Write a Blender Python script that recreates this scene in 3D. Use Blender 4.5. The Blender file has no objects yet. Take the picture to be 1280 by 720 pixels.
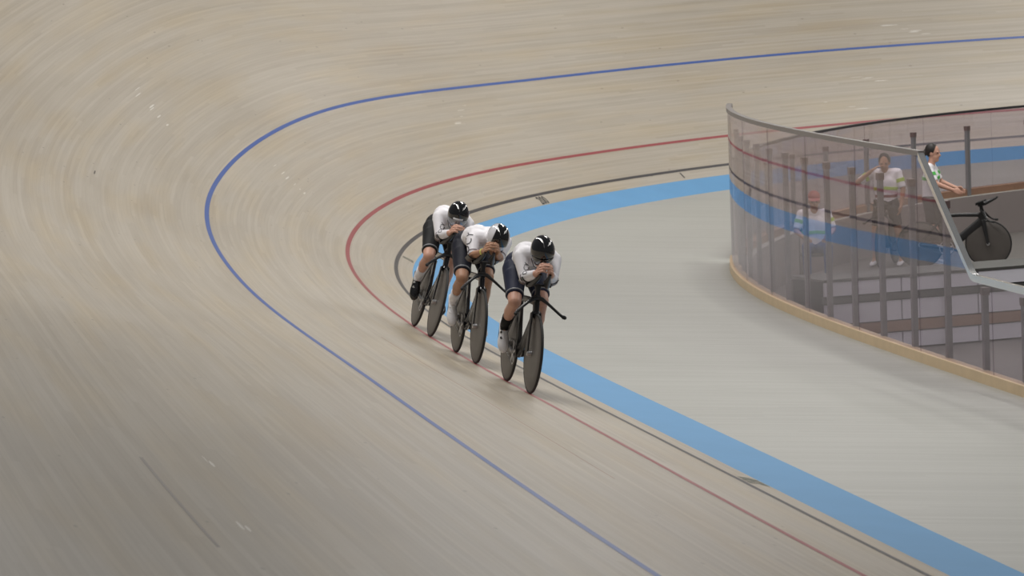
import bpy, bmesh, math, random
import numpy as np
from mathutils import Vector, Matrix
from mathutils.bvhtree import BVHTree

random.seed(4)
SC = bpy.context.scene
COL = SC.collection

# ------------------------------------------------------------------ camera
CAM_POS = Vector((35.63862, -52.60469, 4.12588))
CF = Vector((-0.6026519, 0.79275891, -0.09134549))
CR = Vector((0.79756917, 0.60214344, -0.03614843))
CU = Vector((-0.02634609, 0.09463927, 0.99516295))
cd = bpy.data.cameras.new('camera')
cam = bpy.data.objects.new('camera', cd)
COL.objects.link(cam)
cam.matrix_world = Matrix(((CR.x, CU.x, -CF.x, CAM_POS.x), (CR.y, CU.y, -CF.y, CAM_POS.y),
                           (CR.z, CU.z, -CF.z, CAM_POS.z), (0, 0, 0, 1)))
cd.sensor_width = 36.0
cd.lens = 36.0 * 4958.43 / 1280.0
cd.clip_end = 500
cd.dof.use_dof = True
cd.dof.focus_distance = 36.0
cd.dof.aperture_fstop = 6.3
SC.camera = cam

# ------------------------------------------------------------------ world, lamps, exposure
W = bpy.data.worlds.new('arena_air')
SC.world = W
W.use_nodes = True
W.node_tree.nodes['Background'].inputs[0].default_value = (0.95, 0.97, 1.0, 1)
W.node_tree.nodes['Background'].inputs[1].default_value = 0.11
AX = Vector((0.80, -0.60, 0))            # long axis of the hall
AN = Vector((0.60, 0.80, 0))             # across the hall, towards the infield


def lamp(loc, power, sx, sy, color=(1, 0.97, 0.93), aim=None):
    l = bpy.data.lights.new('ceiling_or_fill_lamp', 'AREA')
    l.shape = 'RECTANGLE'
    l.size, l.size_y = sx, sy
    l.energy = power
    l.color = color
    o = bpy.data.objects.new('ceiling_or_fill_lamp', l)
    COL.objects.link(o)
    z = -(Vector(aim) - Vector(loc)).normalized() if aim else Vector((0, 0, 1))
    x = (AX - z * AX.dot(z)).normalized()
    y = z.cross(x)
    o.matrix_world = Matrix(((x.x, y.x, z.x, loc[0]), (x.y, y.y, z.y, loc[1]), (x.z, y.z, z.z, loc[2]), (0, 0, 0, 1)))


C0 = Vector((22, -14, 0))
for k, pw in ((-1, 550), (0, 600)):        # row above the infield edge
    p = C0 + AX * (k * 9) + AN * 8
    lamp((p.x, p.y, 13), pw, 15, 0.5, aim=(p.x - AN.x * 5, p.y - AN.y * 5, 0))
for k, pw in ((-2, 650), (0, 1150)):       # row above the outer edge of the track
    p = C0 + AX * (k * 9 - 2) - AN * 16
    lamp((p.x, p.y, 14), pw, 15, 0.5, aim=(p.x + AN.x * 6, p.y + AN.y * 6, 0))
# single fill lamps added to balance brightness over the bend, infield and near straight
for x, y, pw in ((6, -6, 1500), (30, -16, 950), (14, -26, 450), (28, -36, 80), (0, 8, 400), (8, 18, 1800)):
    lamp((x, y, 14), pw, 15, 0.5, aim=(x, y, 0))

SC.view_settings.view_transform = 'Standard'
SC.view_settings.look = 'None'
SC.view_settings.gamma = 1.0
SC.view_settings.use_curve_mapping = False
SC.view_settings.exposure = 0.0


# ------------------------------------------------------------------ materials
def mat(name, color, rough=0.5, metal=0.0, coat=0.0, spec=0.5, noise=0.0, nscale=40.0):
    m = bpy.data.materials.new(name)
    m.use_nodes = True
    nt = m.node_tree
    b = nt.nodes['Principled BSDF']
    b.inputs['Base Color'].default_value = (*color, 1)
    b.inputs['Roughness'].default_value = rough
    b.inputs['Metallic'].default_value = metal
    b.inputs['Coat Weight'].default_value = coat
    b.inputs['Coat Roughness'].default_value = 0.04
    b.inputs['Specular IOR Level'].default_value = spec
    if noise:
        tc = nt.nodes.new('ShaderNodeTexCoord')
        n = nt.nodes.new('ShaderNodeTexNoise')
        n.inputs['Scale'].default_value = nscale
        n.inputs['Detail'].default_value = 4
        mp = nt.nodes.new('ShaderNodeMapRange')
        mp.inputs['To Min'].default_value = 1 - noise
        mp.inputs['To Max'].default_value = 1 + noise
        mx = nt.nodes.new('ShaderNodeMix')
        mx.data_type = 'RGBA'
        mx.blend_type = 'MULTIPLY'
        mx.inputs[0].default_value = 1
        mx.inputs[6].default_value = (*color, 1)
        nt.links.new(tc.outputs['Object'], n.inputs['Vector'])
        nt.links.new(n.outputs['Fac'], mp.inputs['Value'])
        nt.links.new(mp.outputs[0], mx.inputs[7])
        nt.links.new(mx.outputs[2], b.inputs['Base Color'])
    return m


def wood(name, c1, c2, c3, su, sv, rough, board=0.042, length=4.0, dots=False, amount=1.0, big=0.5, warm=0.0):
    """long battens running along u (metres along the track), v across"""
    m = bpy.data.materials.new(name)
    m.use_nodes = True
    nt = m.node_tree
    N, L = nt.nodes, nt.links
    b = N['Principled BSDF']
    uv = N.new('ShaderNodeUVMap')
    uv.uv_map = 'UV'
    sep = N.new('ShaderNodeSeparateXYZ')
    L.new(uv.outputs[0], sep.inputs[0])

    def math_(op, a, b_=None):
        n = N.new('ShaderNodeMath')
        n.operation = op
        for i, v in enumerate((a, b_)):
            if v is None:
                continue
            if isinstance(v, (int, float)):
                n.inputs[i].default_value = v
            else:
                L.new(v, n.inputs[i])
        return n.outputs[0]
    row = math_('FLOOR', math_('DIVIDE', sep.outputs[1], board))
    wn0 = N.new('ShaderNodeTexWhiteNoise')
    wn0.noise_dimensions = '1D'
    L.new(row, wn0.inputs['W'])
    colm = math_('FLOOR', math_('ADD', math_('DIVIDE', sep.outputs[0], length), math_('MULTIPLY', wn0.outputs[0], 7.3)))
    cb = N.new('ShaderNodeCombineXYZ')
    L.new(row, cb.inputs[0])
    L.new(colm, cb.inputs[1])
    wn = N.new('ShaderNodeTexWhiteNoise')
    wn.noise_dimensions = '2D'
    L.new(cb.outputs[0], wn.inputs['Vector'])
    mp = N.new('ShaderNodeMapping')
    mp.inputs['Scale'].default_value = (su, sv, 1)
    L.new(uv.outputs[0], mp.inputs[0])
    n1 = N.new('ShaderNodeTexNoise')
    n1.inputs['Scale'].default_value = 1
    n1.inputs['Detail'].default_value = 5
    n1.inputs['Roughness'].default_value = 0.65
    L.new(mp.outputs[0], n1.inputs['Vector'])
    n2 = N.new('ShaderNodeTexNoise')
    n2.inputs['Scale'].default_value = 0.22
    n2.inputs['Detail'].default_value = 4
    mp2 = N.new('ShaderNodeMapping')
    mp2.inputs['Scale'].default_value = (1, 2.2, 1)
    L.new(uv.outputs[0], mp2.inputs[0])
    L.new(mp2.outputs[0], n2.inputs['Vector'])
    f = math_('ADD', math_('MULTIPLY', wn.outputs[0], 0.34 * amount), math_('MULTIPLY', n1.outputs[0], 0.85 * amount))
    f = math_('ADD', f, math_('MULTIPLY', n2.outputs[0], big))
    f = math_('SUBTRACT', f, 0.5 * (0.34 * amount + 0.85 * amount + big) - 0.5)
    cr = N.new('ShaderNodeValToRGB')
    cr.color_ramp.elements[0].position = 0.18
    cr.color_ramp.elements[0].color = (*c1, 1)
    cr.color_ramp.elements[1].position = 0.82
    cr.color_ramp.elements[1].color = (*c3, 1)
    e = cr.color_ramp.elements.new(0.5)
    e.color = (*c2, 1)
    L.new(f, cr.inputs[0])
    out = cr.outputs[0]
    # thin dark joint between battens
    fr = math_('FRACT', math_('DIVIDE', sep.outputs[1], board))
    jt = math_('MULTIPLY', math_('LESS_THAN', fr, 0.07), 0.16)
    if dots:
        vo = N.new('ShaderNodeTexVoronoi')
        vo.inputs['Scale'].default_value = 1
        mp3 = N.new('ShaderNodeMapping')
        mp3.inputs['Scale'].default_value = (1.5, 4.2, 1)
        L.new(uv.outputs[0], mp3.inputs[0])
        L.new(mp3.outputs[0], vo.inputs['Vector'])
        jt = math_('MAXIMUM', jt, math_('MULTIPLY', math_('LESS_THAN', vo.outputs['Distance'], 0.05), 0.45))
    # sparse darker grain lines and warm, yellower boards
    mp4 = N.new('ShaderNodeMapping')
    mp4.inputs['Scale'].default_value = (0.45, 34, 1)
    L.new(uv.outputs[0], mp4.inputs[0])
    n4 = N.new('ShaderNodeTexNoise')
    n4.inputs['Scale'].default_value = 1
    n4.inputs['Detail'].default_value = 2
    L.new(mp4.outputs[0], n4.inputs['Vector'])
    gl_ = N.new('ShaderNodeMapRange')
    gl_.inputs['From Min'].default_value = 0.60
    gl_.inputs['From Max'].default_value = 0.74
    gl_.inputs['To Max'].default_value = 0.22 * amount
    L.new(n4.outputs['Fac'], gl_.inputs['Value'])
    jt = math_('MAXIMUM', jt, gl_.outputs[0])
    mp5 = N.new('ShaderNodeMapping')
    mp5.inputs['Scale'].default_value = (0.35, 3.0, 1)
    mp5.inputs['Location'].default_value = (7, 3, 0)
    L.new(uv.outputs[0], mp5.inputs[0])
    n5 = N.new('ShaderNodeTexNoise')
    n5.inputs['Scale'].default_value = 1
    n5.inputs['Detail'].default_value = 3
    L.new(mp5.outputs[0], n5.inputs['Vector'])
    ty = N.new('ShaderNodeMapRange')
    ty.inputs['From Min'].default_value = 0.45
    ty.inputs['From Max'].default_value = 0.70
    ty.inputs['To Max'].default_value = warm
    L.new(n5.outputs['Fac'], ty.inputs['Value'])
    mw = N.new('ShaderNodeMix')
    mw.data_type = 'RGBA'
    mw.blend_type = 'MULTIPLY'
    L.new(ty.outputs[0], mw.inputs[0])
    L.new(out, mw.inputs[6])
    mw.inputs[7].default_value = (1.06, 0.97, 0.78, 1)
    out = mw.outputs[2]
    mx = N.new('ShaderNodeMix')
    mx.data_type = 'RGBA'
    L.new(jt, mx.inputs[0])
    L.new(out, mx.inputs[6])
    mx.inputs[7].default_value = (0.12, 0.10, 0.08, 1)
    L.new(mx.outputs[2], b.inputs['Base Color'])
    b.inputs['Roughness'].default_value = rough
    b.inputs['Specular IOR Level'].default_value = 0.4
    return m


M = {}
M['track'] = wood('pine_battens', (0.345, 0.30, 0.24), (0.42, 0.375, 0.31), (0.49, 0.445, 0.38), 0.55, 26, 0.40, dots=True, amount=0.66, big=0.6, warm=0.5)
M['apron'] = wood('apron_boards', (0.35, 0.35, 0.32), (0.39, 0.39, 0.36), (0.425, 0.425, 0.395), 0.7, 14, 0.45, board=0.09, length=2.4, amount=0.8, big=0.6)
M['band'] = mat('sky_blue_paint', (0.128, 0.315, 0.55), 0.6, spec=0.25, noise=0.07, nscale=1.5)
M['blue'] = mat('blue_line_paint', (0.045, 0.10, 0.33), 0.4, noise=0.1, nscale=5)
M['red'] = mat('red_line_paint', (0.30, 0.055, 0.06), 0.4, noise=0.1, nscale=5)
M['black'] = mat('black_line_paint', (0.045, 0.04, 0.042), 0.4, noise=0.1, nscale=5)
M['ink'] = mat('number_ink', (0.03, 0.03, 0.03), 0.5)
M['inkpale'] = mat('worn_number_ink', (0.16, 0.17, 0.13), 0.5)
M['scuff'] = mat('pale_scuff', (0.66, 0.63, 0.57), 0.5)
M['stain'] = mat('dark_stain', (0.10, 0.085, 0.07), 0.6)
M['seam'] = mat('reddish_joint', (0.38, 0.28, 0.21), 0.6)
M['scrape'] = mat('grey_scrape', (0.24, 0.21, 0.185), 0.6)
M['curb'] = mat('pale_curb_wood', (0.60, 0.46, 0.29), 0.5, noise=0.12, nscale=6)
M['under'] = mat('track_underside', (0.2, 0.17, 0.13), 0.8)
M['steel'] = mat('brushed_grey_metal', (0.21, 0.19, 0.18), 0.45, 0.3)
M['bright'] = mat('polished_metal', (0.75, 0.75, 0.74), 0.2, 0.9)
M['darkrail'] = mat('dark_metal', (0.06, 0.06, 0.065), 0.35, 0.4)
M['post'] = mat('grey_post_paint', (0.20, 0.195, 0.20), 0.5, noise=0.06)
M['postcap'] = mat('brown_cap', (0.16, 0.11, 0.105), 0.5)
M['ifloor'] = mat('infield_floor_grey', (0.13, 0.12, 0.11), 0.5, noise=0.12, nscale=1.2)
M['wallgrey'] = mat('pinkish_grey_wall', (0.30, 0.26, 0.25), 0.6, noise=0.08, nscale=2)
M['white'] = mat('white_board', (0.72, 0.71, 0.78), 0.5, noise=0.03, nscale=2)
M['darkboard'] = mat('dark_grey_board', (0.07, 0.07, 0.065), 0.5)
M['brown'] = mat('brown_wood', (0.30, 0.17, 0.11), 0.5, noise=0.15, nscale=8)
M['banner'] = mat('navy_banner', (0.025, 0.085, 0.24), 0.55, noise=0.08, nscale=3)
M['bannermark'] = mat('banner_print', (0.42, 0.55, 0.70), 0.6)
M['skin'] = mat('skin', (0.60, 0.335, 0.245), 0.5, noise=0.06, nscale=14)
M['skin_tan'] = mat('skin_tan', (0.44, 0.235, 0.145), 0.5, noise=0.06, nscale=14)
M['lycra_white'] = mat('white_lycra', (0.90, 0.88, 0.92), 0.5, noise=0.03, nscale=20)
M['lycra_black'] = mat('black_lycra', (0.013, 0.013, 0.014), 0.62, spec=0.25, noise=0.2, nscale=20)
M['lycra_navy'] = mat('navy_lycra', (0.018, 0.022, 0.048), 0.62, spec=0.25, noise=0.15, nscale=20)
M['lycra_ink'] = mat('dark_navy_lycra', (0.013, 0.014, 0.024), 0.62, spec=0.25, noise=0.15, nscale=20)
M['hemgrey'] = mat('grey_hem_print', (0.24, 0.25, 0.27), 0.5)
M['print'] = mat('dark_print', (0.05, 0.05, 0.06), 0.6)
M['cuff'] = mat('grey_mauve_cuff', (0.25, 0.21, 0.23), 0.6)
M['helm_black'] = mat('black_helmet_gloss', (0.006, 0.006, 0.007), 0.06, 0, 1.0)
M['helm_white'] = mat('white_helmet_gloss', (0.74, 0.73, 0.77), 0.2, 0, 0.8)
M['visor_silver'] = mat('silver_visor', (0.30, 0.32, 0.36), 0.12, 0.5)
M['shoe_white'] = mat('white_shoe', (0.82, 0.82, 0.85), 0.3)
M['shoe_black'] = mat('black_shoe', (0.012, 0.012, 0.013), 0.22, 0, 0.5)
M['carbon'] = mat('matt_carbon', (0.016, 0.016, 0.017), 0.35, noise=0.2, nscale=30)
M['carbon_gloss'] = mat('gloss_carbon', (0.012, 0.012, 0.016), 0.18, 0, 0.5)
M['disc'] = mat('smoked_disc', (0.085, 0.075, 0.068), 0.42, noise=0.18, nscale=5)
M['tyre'] = mat('tyre_rubber', (0.012, 0.012, 0.012), 0.6)
M['alloy'] = mat('silver_alloy', (0.52, 0.52, 0.53), 0.3, 0.8)
M['chain'] = mat('chain_steel', (0.16, 0.15, 0.14), 0.4, 0.8)
M['yellow'] = mat('yellow_wristband', (0.75, 0.75, 0.2), 0.5)
M['hair'] = mat('dark_hair', (0.018, 0.014, 0.012), 0.5)
M['cap_red'] = mat('red_cap', (0.30, 0.03, 0.035), 0.6)
M['lime'] = mat('lime_print', (0.42, 0.62, 0.06), 0.6)
M['green'] = mat('bright_green_print', (0.08, 0.50, 0.08), 0.6)
M['shorts_dark'] = mat('dark_shorts', (0.03, 0.025, 0.028), 0.6)
M['belt_red'] = mat('dark_red_belt', (0.20, 0.02, 0.03), 0.6)
M['trousers_blue'] = mat('blue_trousers', (0.03, 0.10, 0.28), 0.6)
M['mint'] = mat('mint_shoes', (0.25, 0.62, 0.50), 0.5)
M['eye'] = mat('eye_dark', (0.03, 0.02, 0.02), 0.3)
M['lip'] = mat('lip', (0.36, 0.13, 0.11), 0.5)


def glass_mat():
    m = bpy.data.materials.new('clear_acrylic')
    m.use_nodes = True
    nt = m.node_tree
    N, L = nt.nodes, nt.links
    N.remove(N['Principled BSDF'])
    out = N['Material Output']
    tr = N.new('ShaderNodeBsdfTransparent')
    tr.inputs[0].default_value = (0.83, 0.80, 0.83, 1)
    gl = N.new('ShaderNodeBsdfGlossy')
    gl.inputs['Roughness'].default_value = 0.012
    gl.inputs['Color'].default_value = (0.86, 0.84, 0.88, 1)
    df = N.new('ShaderNodeBsdfDiffuse')
    df.inputs[0].default_value = (0.44, 0.40, 0.43, 1)
    fr = N.new('ShaderNodeFresnel')
    # the pane has two faces: keep the same air-to-acrylic reflection on both
    geo = N.new('ShaderNodeNewGeometry')
    ior = N.new('ShaderNodeMapRange')
    ior.inputs['To Min'].default_value = 1.38
    ior.inputs['To Max'].default_value = 1 / 1.38
    L.new(geo.outputs['Backfacing'], ior.inputs['Value'])
    L.new(ior.outputs[0], fr.inputs[0])
    m1 = N.new('ShaderNodeMixShader')
    m1.inputs[0].default_value = 0.02
    L.new(tr.outputs[0], m1.inputs[1])
    L.new(df.outputs[0], m1.inputs[2])
    m2 = N.new('ShaderNodeMixShader')
    half = N.new('ShaderNodeMath')
    half.operation = 'MULTIPLY'
    half.inputs[1].default_value = 0.85
    L.new(fr.outputs[0], half.inputs[0])
    L.new(half.outputs[0], m2.inputs[0])
    L.new(m1.outputs[0], m2.inputs[1])
    L.new(gl.outputs[0], m2.inputs[2])
    L.new(m2.outputs[0], out.inputs[0])
    return m


M['glass'] = glass_mat()


# ------------------------------------------------------------------ object helpers
def tag(o, label=None, cat=None, group=None, kind=None):
    if label:
        o['label'] = label
    if cat:
        o['category'] = cat
    if group:
        o['group'] = group
    if kind:
        o['kind'] = kind
    return o


def empty(name, matrix=None, loc=None):
    o = bpy.data.objects.new(name, None)
    o.empty_display_size = 0.1
    COL.objects.link(o)
    if matrix is not None:
        o.matrix_world = matrix
    if loc is not None:
        o.location = loc
    return o


def link(name, me, m, parent=None, smooth=True):
    o = bpy.data.objects.new(name, me)
    COL.objects.link(o)
    if m is not None:
        me.materials.clear()
        me.materials.append(m)
    if smooth:
        me.polygons.foreach_set('use_smooth', [True] * len(me.polygons))
    if parent:
        o.parent = parent
    return o


def bmobj(name, bm, m, parent=None, smooth=True, sharp=None):
    me = bpy.data.meshes.new(name)
    bmesh.ops.recalc_face_normals(bm, faces=bm.faces[:])
    bm.to_mesh(me)
    bm.free()
    o = link(name, me, m, parent, smooth)
    if sharp is not None and smooth:
        me.set_sharp_from_angle(angle=math.radians(sharp))
    return o


def V(*a):
    return Vector(a)


def frame(z):
    z = z.normalized()
    a = Vector((0, 0, 1)) if abs(z.z) < 0.9 else Vector((0, 1, 0))
    x = a.cross(z).normalized()
    return x, z.cross(x)


def rings(bm, rs):
    vs = [[bm.verts.new(p) for p in r] for r in rs]
    n = len(vs[0])
    for a, b in zip(vs[:-1], vs[1:]):
        for i in range(n):
            bm.faces.new((a[i], a[(i + 1) % n], b[(i + 1) % n], b[i]))
    bm.faces.new(vs[0][::-1])
    bm.faces.new(vs[-1])


def cap(bm, p, q, r1, r2, flat=False, n=14, flat_a=False, flat_b=False):
    """tapered capsule from p to q (flat ends on demand)"""
    p, q = Vector(p), Vector(q)
    d = q - p
    z = d.normalized()
    x, y = frame(z)
    rs = []

    def ring(c, r):
        rs.append([c + (x * math.cos(t) + y * math.sin(t)) * r for t in [2 * math.pi * i / n for i in range(n)]])
    if not (flat or flat_a):
        for k in (80, 60, 40, 20):
            t = math.radians(k)
            ring(p - z * r1 * math.sin(t), r1 * math.cos(t))
    ring(p, r1)
    ring(q, r2)
    if not (flat or flat_b):
        for k in (20, 40, 60, 80):
            t = math.radians(k)
            ring(q + z * r2 * math.sin(t), r2 * math.cos(t))
    rings(bm, rs)


def ell(bm, c, r, rot=None, n=20, m=12, deform=None):
    c = Vector(c)
    rot = rot or Matrix.Identity(3)
    rs = []
    for j in range(1, m):
        t = math.pi * j / m
        rg = []
        for i in range(n):
            a = 2 * math.pi * i / n
            v = Vector((math.sin(t) * math.cos(a), math.sin(t) * math.sin(a), -math.cos(t)))
            if deform:
                v = deform(v)
            rg.append(c + rot @ Vector((v.x * r[0], v.y * r[1], v.z * r[2])))
        rs.append(rg)
    rings(bm, rs)


def box(bm, c, s, rot=None):
    c = Vector(c)
    rot = rot or Matrix.Identity(3)
    vs = [bm.verts.new(c + rot @ Vector((sx * s[0] / 2, sy * s[1] / 2, sz * s[2] / 2)))
          for sx in (-1, 1) for sy in (-1, 1) for sz in (-1, 1)]
    for f in ((0, 1, 3, 2), (4, 6, 7, 5), (0, 4, 5, 1), (2, 3, 7, 6), (0, 2, 6, 4), (1, 5, 7, 3)):
        bm.faces.new([vs[i] for i in f])


def sweep(bm, pts, rad, n=10, side=None):
    """tube through pts; rad: r or (half width along side, half depth) or a list of them"""
    pts = [Vector(p) for p in pts]
    rs = []
    for i, p in enumerate(pts):
        d = (pts[min(i + 1, len(pts) - 1)] - pts[max(i - 1, 0)]).normalized()
        if side is not None:
            x = (Vector(side) - d * Vector(side).dot(d)).normalized()
            y = d.cross(x)
        elif i == 0:
            x, y = frame(d)
            px = x
        else:
            x = (px - d * px.dot(d)).normalized()
            y = d.cross(x)
            px = x
        r = rad[i] if isinstance(rad, list) else rad
        a, b = r if isinstance(r, tuple) else (r, r)
        rs.append([p + x * a * math.cos(t) + y * b * math.sin(t) for t in [2 * math.pi * k / n for k in range(n)]])
    rings(bm, rs)


def torus(bm, c, R, r, axis='y', n=48, m=8):
    c = Vector(c)
    vs = []
    for i in range(n):
        a = 2 * math.pi * i / n
        row = []
        for j in range(m):
            b = 2 * math.pi * j / m
            q = R + r * math.cos(b)
            row.append(bm.verts.new(c + Vector((q * math.cos(a), r * math.sin(b), q * math.sin(a)))))
        vs.append(row)
    for i in range(n):
        for j in range(m):
            bm.faces.new((vs[i][j], vs[(i + 1) % n][j], vs[(i + 1) % n][(j + 1) % m], vs[i][(j + 1) % m]))


def lathe_y(bm, c, prof, n=48):
    """prof: list of (radius, y)"""
    c = Vector(c)
    rs = []
    for r, yy in prof:
        rs.append([c + Vector((r * math.cos(2 * math.pi * i / n), yy, r * math.sin(2 * math.pi * i / n))) for i in range(n)])
    rings(bm, rs)


def remesh(bm, voxel, iters=4, factor=0.5):
    bmesh.ops.recalc_face_normals(bm, faces=bm.faces[:])
    me = bpy.data.meshes.new('tmp')
    bm.to_mesh(me)
    bm.free()
    o = bpy.data.objects.new('tmp', me)
    COL.objects.link(o)
    r = o.modifiers.new('r', 'REMESH')
    r.mode = 'VOXEL'
    r.voxel_size = voxel
    s = o.modifiers.new('s', 'SMOOTH')
    s.factor = factor
    s.iterations = iters
    dg = bpy.context.evaluated_depsgraph_get()
    out = bpy.data.meshes.new_from_object(o.evaluated_get(dg))
    bpy.data.objects.remove(o)
    bpy.data.meshes.remove(me)
    return out


# ------------------------------------------------------------------ track shape
KN = np.array([-60, -46, -38, -30, -22, -14, -6, 2, 10, 18, 26, 34, 42, 60.])
KV = np.array([0.01617, 0.02015, 0.02509, 0.03191, 0.04025, 0.04679, 0.04988, 0.04803, 0.03725, 0.02597, 0.00713, -0.00034, 0.00357, 0.00989])
TV = np.array([0.25149, 0.31976, 0.41532, 0.55435, 0.68813, 0.76555, 0.75417, 0.70541, 0.69075, 0.44827, 0.30164, 0.25956, 0.23152, 0.18933])
S = np.linspace(-60, 60, 1201)
WB, TF, TA, DF = 0.563, 0.45318, 0.04672, 3.95
DRED, DBLU, DBLK = 0.84621, 2.5874, 0.21846


def spl(v):
    s = np.clip(S, KN[0], KN[-1] - 1e-9)
    i = np.clip(np.searchsorted(KN, s, side='right') - 1, 0, len(KN) - 2)
    h = KN[i + 1] - KN[i]
    t = (s - KN[i]) / h
    m = np.gradient(v, KN)
    return (2*t**3-3*t**2+1)*v[i] + (t**3-2*t**2+t)*h*m[i] + (-2*t**3+3*t**2)*v[i+1] + (t**3-t**2)*h*m[i+1]


_k, TH = spl(KV), spl(TV)


def cum(f):
    c = np.concatenate([[0], np.cumsum((f[1:] + f[:-1]) / 2 * np.diff(S))])
    return c - c[600]


HD = cum(_k) - math.pi / 2
PX, PY = cum(np.cos(HD)), cum(np.sin(HD))


def base(s):
    x, y, h, th = (float(np.interp(s, S, a)) for a in (PX, PY, HD, TH))
    return Vector((x, y, 0)), Vector((math.sin(h), -math.cos(h), 0)), Vector((math.cos(h), math.sin(h), 0)), th


def surf(s, d, lift=0.0):
    """point on the track (d > 0), the blue band or the apron (d < 0)"""
    b, n, t, th = base(s)
    if d >= 0:
        p = b + n * d * math.cos(th) + V(0, 0, d * math.sin(th))
        return p + (V(0, 0, math.cos(th)) - n * math.sin(th)) * lift
    tb = th * TF
    w = -d
    if w <= WB:
        p = b - n * w * math.cos(tb) - V(0, 0, w * math.sin(tb))
    else:
        p = b - n * (WB * math.cos(tb) + (w - WB) * math.cos(TA)) - V(0, 0, WB * math.sin(tb) + (w - WB) * math.sin(TA))
    return p + V(0, 0, lift)


def strip(name, s0, s1, ds, m, parent=None, lift=0.0, step=0.25, rotate=0.0):
    n = max(2, int(round((s1 - s0) / step)) + 1)
    ss = np.linspace(s0, s1, n)
    verts, uvs = [], []
    for s in ss:
        for d in ds:
            p = surf(s, d, lift)
            verts.append(p[:])
            if rotate:
                uvs.append((p.x * math.cos(rotate) + p.y * math.sin(rotate), -p.x * math.sin(rotate) + p.y * math.cos(rotate)))
            else:
                uvs.append((s, d))
    k = len(ds)
    faces = []
    for i in range(n - 1):
        for j in range(k - 1):
            faces.append((i * k + j, (i + 1) * k + j, (i + 1) * k + j + 1, i * k + j + 1))
    me = bpy.data.meshes.new(name)
    me.from_pydata(verts, [], faces)
    uvl = me.uv_layers.new(name='UV')
    lv = np.empty(len(me.loops), dtype=np.int32)
    me.loops.foreach_get('vertex_index', lv)
    uvl.data.foreach_set('uv', np.array(uvs)[lv].ravel())
    me.update()
    if me.polygons[0].normal.z < 0:
        me.flip_normals()
    return link(name, me, m, parent)


S0, S1 = -46, 58
track = strip('track', S0, S1, [0, 0.1, 0.5, 1, 2, 3, 4, 5, 6, 7.2], M['track'])
tag(track, 'banked pale timber cycling track sweeping through the bend', kind='structure')
band = strip('trim_1', S0, S1, [-WB, -WB / 2, 0], M['band'], lift=0.0)
tag(band, 'wide sky blue band along the inner edge of the track', kind='structure')
apron = strip('floor', S0, S1, [-4.15, -3, -2, -1.2, -WB], M['apron'], rotate=math.atan2(CR.y, CR.x))
tag(apron, 'pale boarded apron between the blue band and the glass fence', kind='structure')

strip('measurement_line', S0, S1, [DBLK - 0.026, DBLK + 0.026], M['black'], track, 0.0015)
strip('sprinters_line', S0, S1, [DRED - 0.026, DRED + 0.026], M['red'], track, 0.0015)
strip('stayers_line', S0, S1, [DBLU - 0.027, DBLU + 0.027], M['blue'], track, 0.0015)
strip('board_joint', 28.5, 38, [1.60, 1.612], M['seam'], track, 0.001)


def track_text(txt, s, d0, h, m, parent, lift=0.003, stretch=1.0):
    cu = bpy.data.curves.new('t', 'FONT')
    cu.body = txt
    cu.size = 1.0
    cu.align_x = 'CENTER'
    cu.resolution_u = 3
    cu.offset = 0.022
    o = bpy.data.objects.new('t', cu)
    COL.objects.link(o)
    me = bpy.data.meshes.new_from_object(o.evaluated_get(bpy.context.evaluated_depsgraph_get()))
    bpy.data.objects.remove(o)
    for v in me.vertices:
        v.co = surf(s - v.co.x * h * stretch, d0 + v.co.y * h, lift)
    return link('distance_number', me, m, parent, False)


track_text('200', 6.0, 0.02, 0.225, M['ink'], track, stretch=0.95)
track_text('210', 15.6, 0.03, 0.20, M['inkpale'], track, stretch=0.7)
track_text('230', 36.05, 0.02, 0.22, M['inkpale'], track, stretch=1.2)
for sd in (-3.9, 1.1, 11.0, 20.9):
    strip('distance_tick', sd - 0.02, sd + 0.02, [0.05, 0.17], M['black'], track, 0.002, 0.02)


def scuff(s, d, ds, dd, m, n=5, spread=0.3):
    """a smear of small pale or dark dabs ground into the varnish"""
    bm = bmesh.new()
    for k in range(n):
        t = k / max(1, n - 1) - 0.5 + random.uniform(-0.15, 0.15)
        cs, cdv = s + ds * t + random.uniform(-spread, spread) * 0.3, d + dd * t + random.uniform(-1, 1) * 0.02
        L, w = random.uniform(0.04, 0.16), random.uniform(0.004, 0.012)
        vs = [bm.verts.new(surf(cs + a * L, cdv + b * w, 0.002)) for a, b in ((-1, -.4), (-.3, -1), (.6, -.8), (1, .2), (.3, 1), (-.7, .7))]
        bm.faces.new(vs)
    o = bmobj('scuff_mark', bm, m, track, False)
    return o


scuff(5.55, 2.0, 0.8, -0.35, M['scuff'], 5, 0.1)
scuff(14.55, 1.86, 0.6, -0.5, M['scuff'], 6, 0.1)
scuff(-6.6, 2.98, 0.6, 0.25, M['scuff'], 6)
scuff(-5.15, 1.84, 0.6, 0.2, M['scuff'], 6)
scuff(-4.3, 1.26, 0.6, 0.2, M['scuff'], 3)
scuff(14.85, 3.82, 0.7, -0.6, M['scuff'], 6)
scuff(20.05, 3.9, 0.05, 0.0, M['stain'], 1)
scuff(43.85, 5.0, 0.2, -0.05, M['scuff'], 2)
scuff(41.3, 4.84, 0.2, -0.05, M['scuff'], 2)
strip('scrape', 41.6, 44.7, [5.255, 5.275], M['scrape'], track, 0.001)

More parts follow.
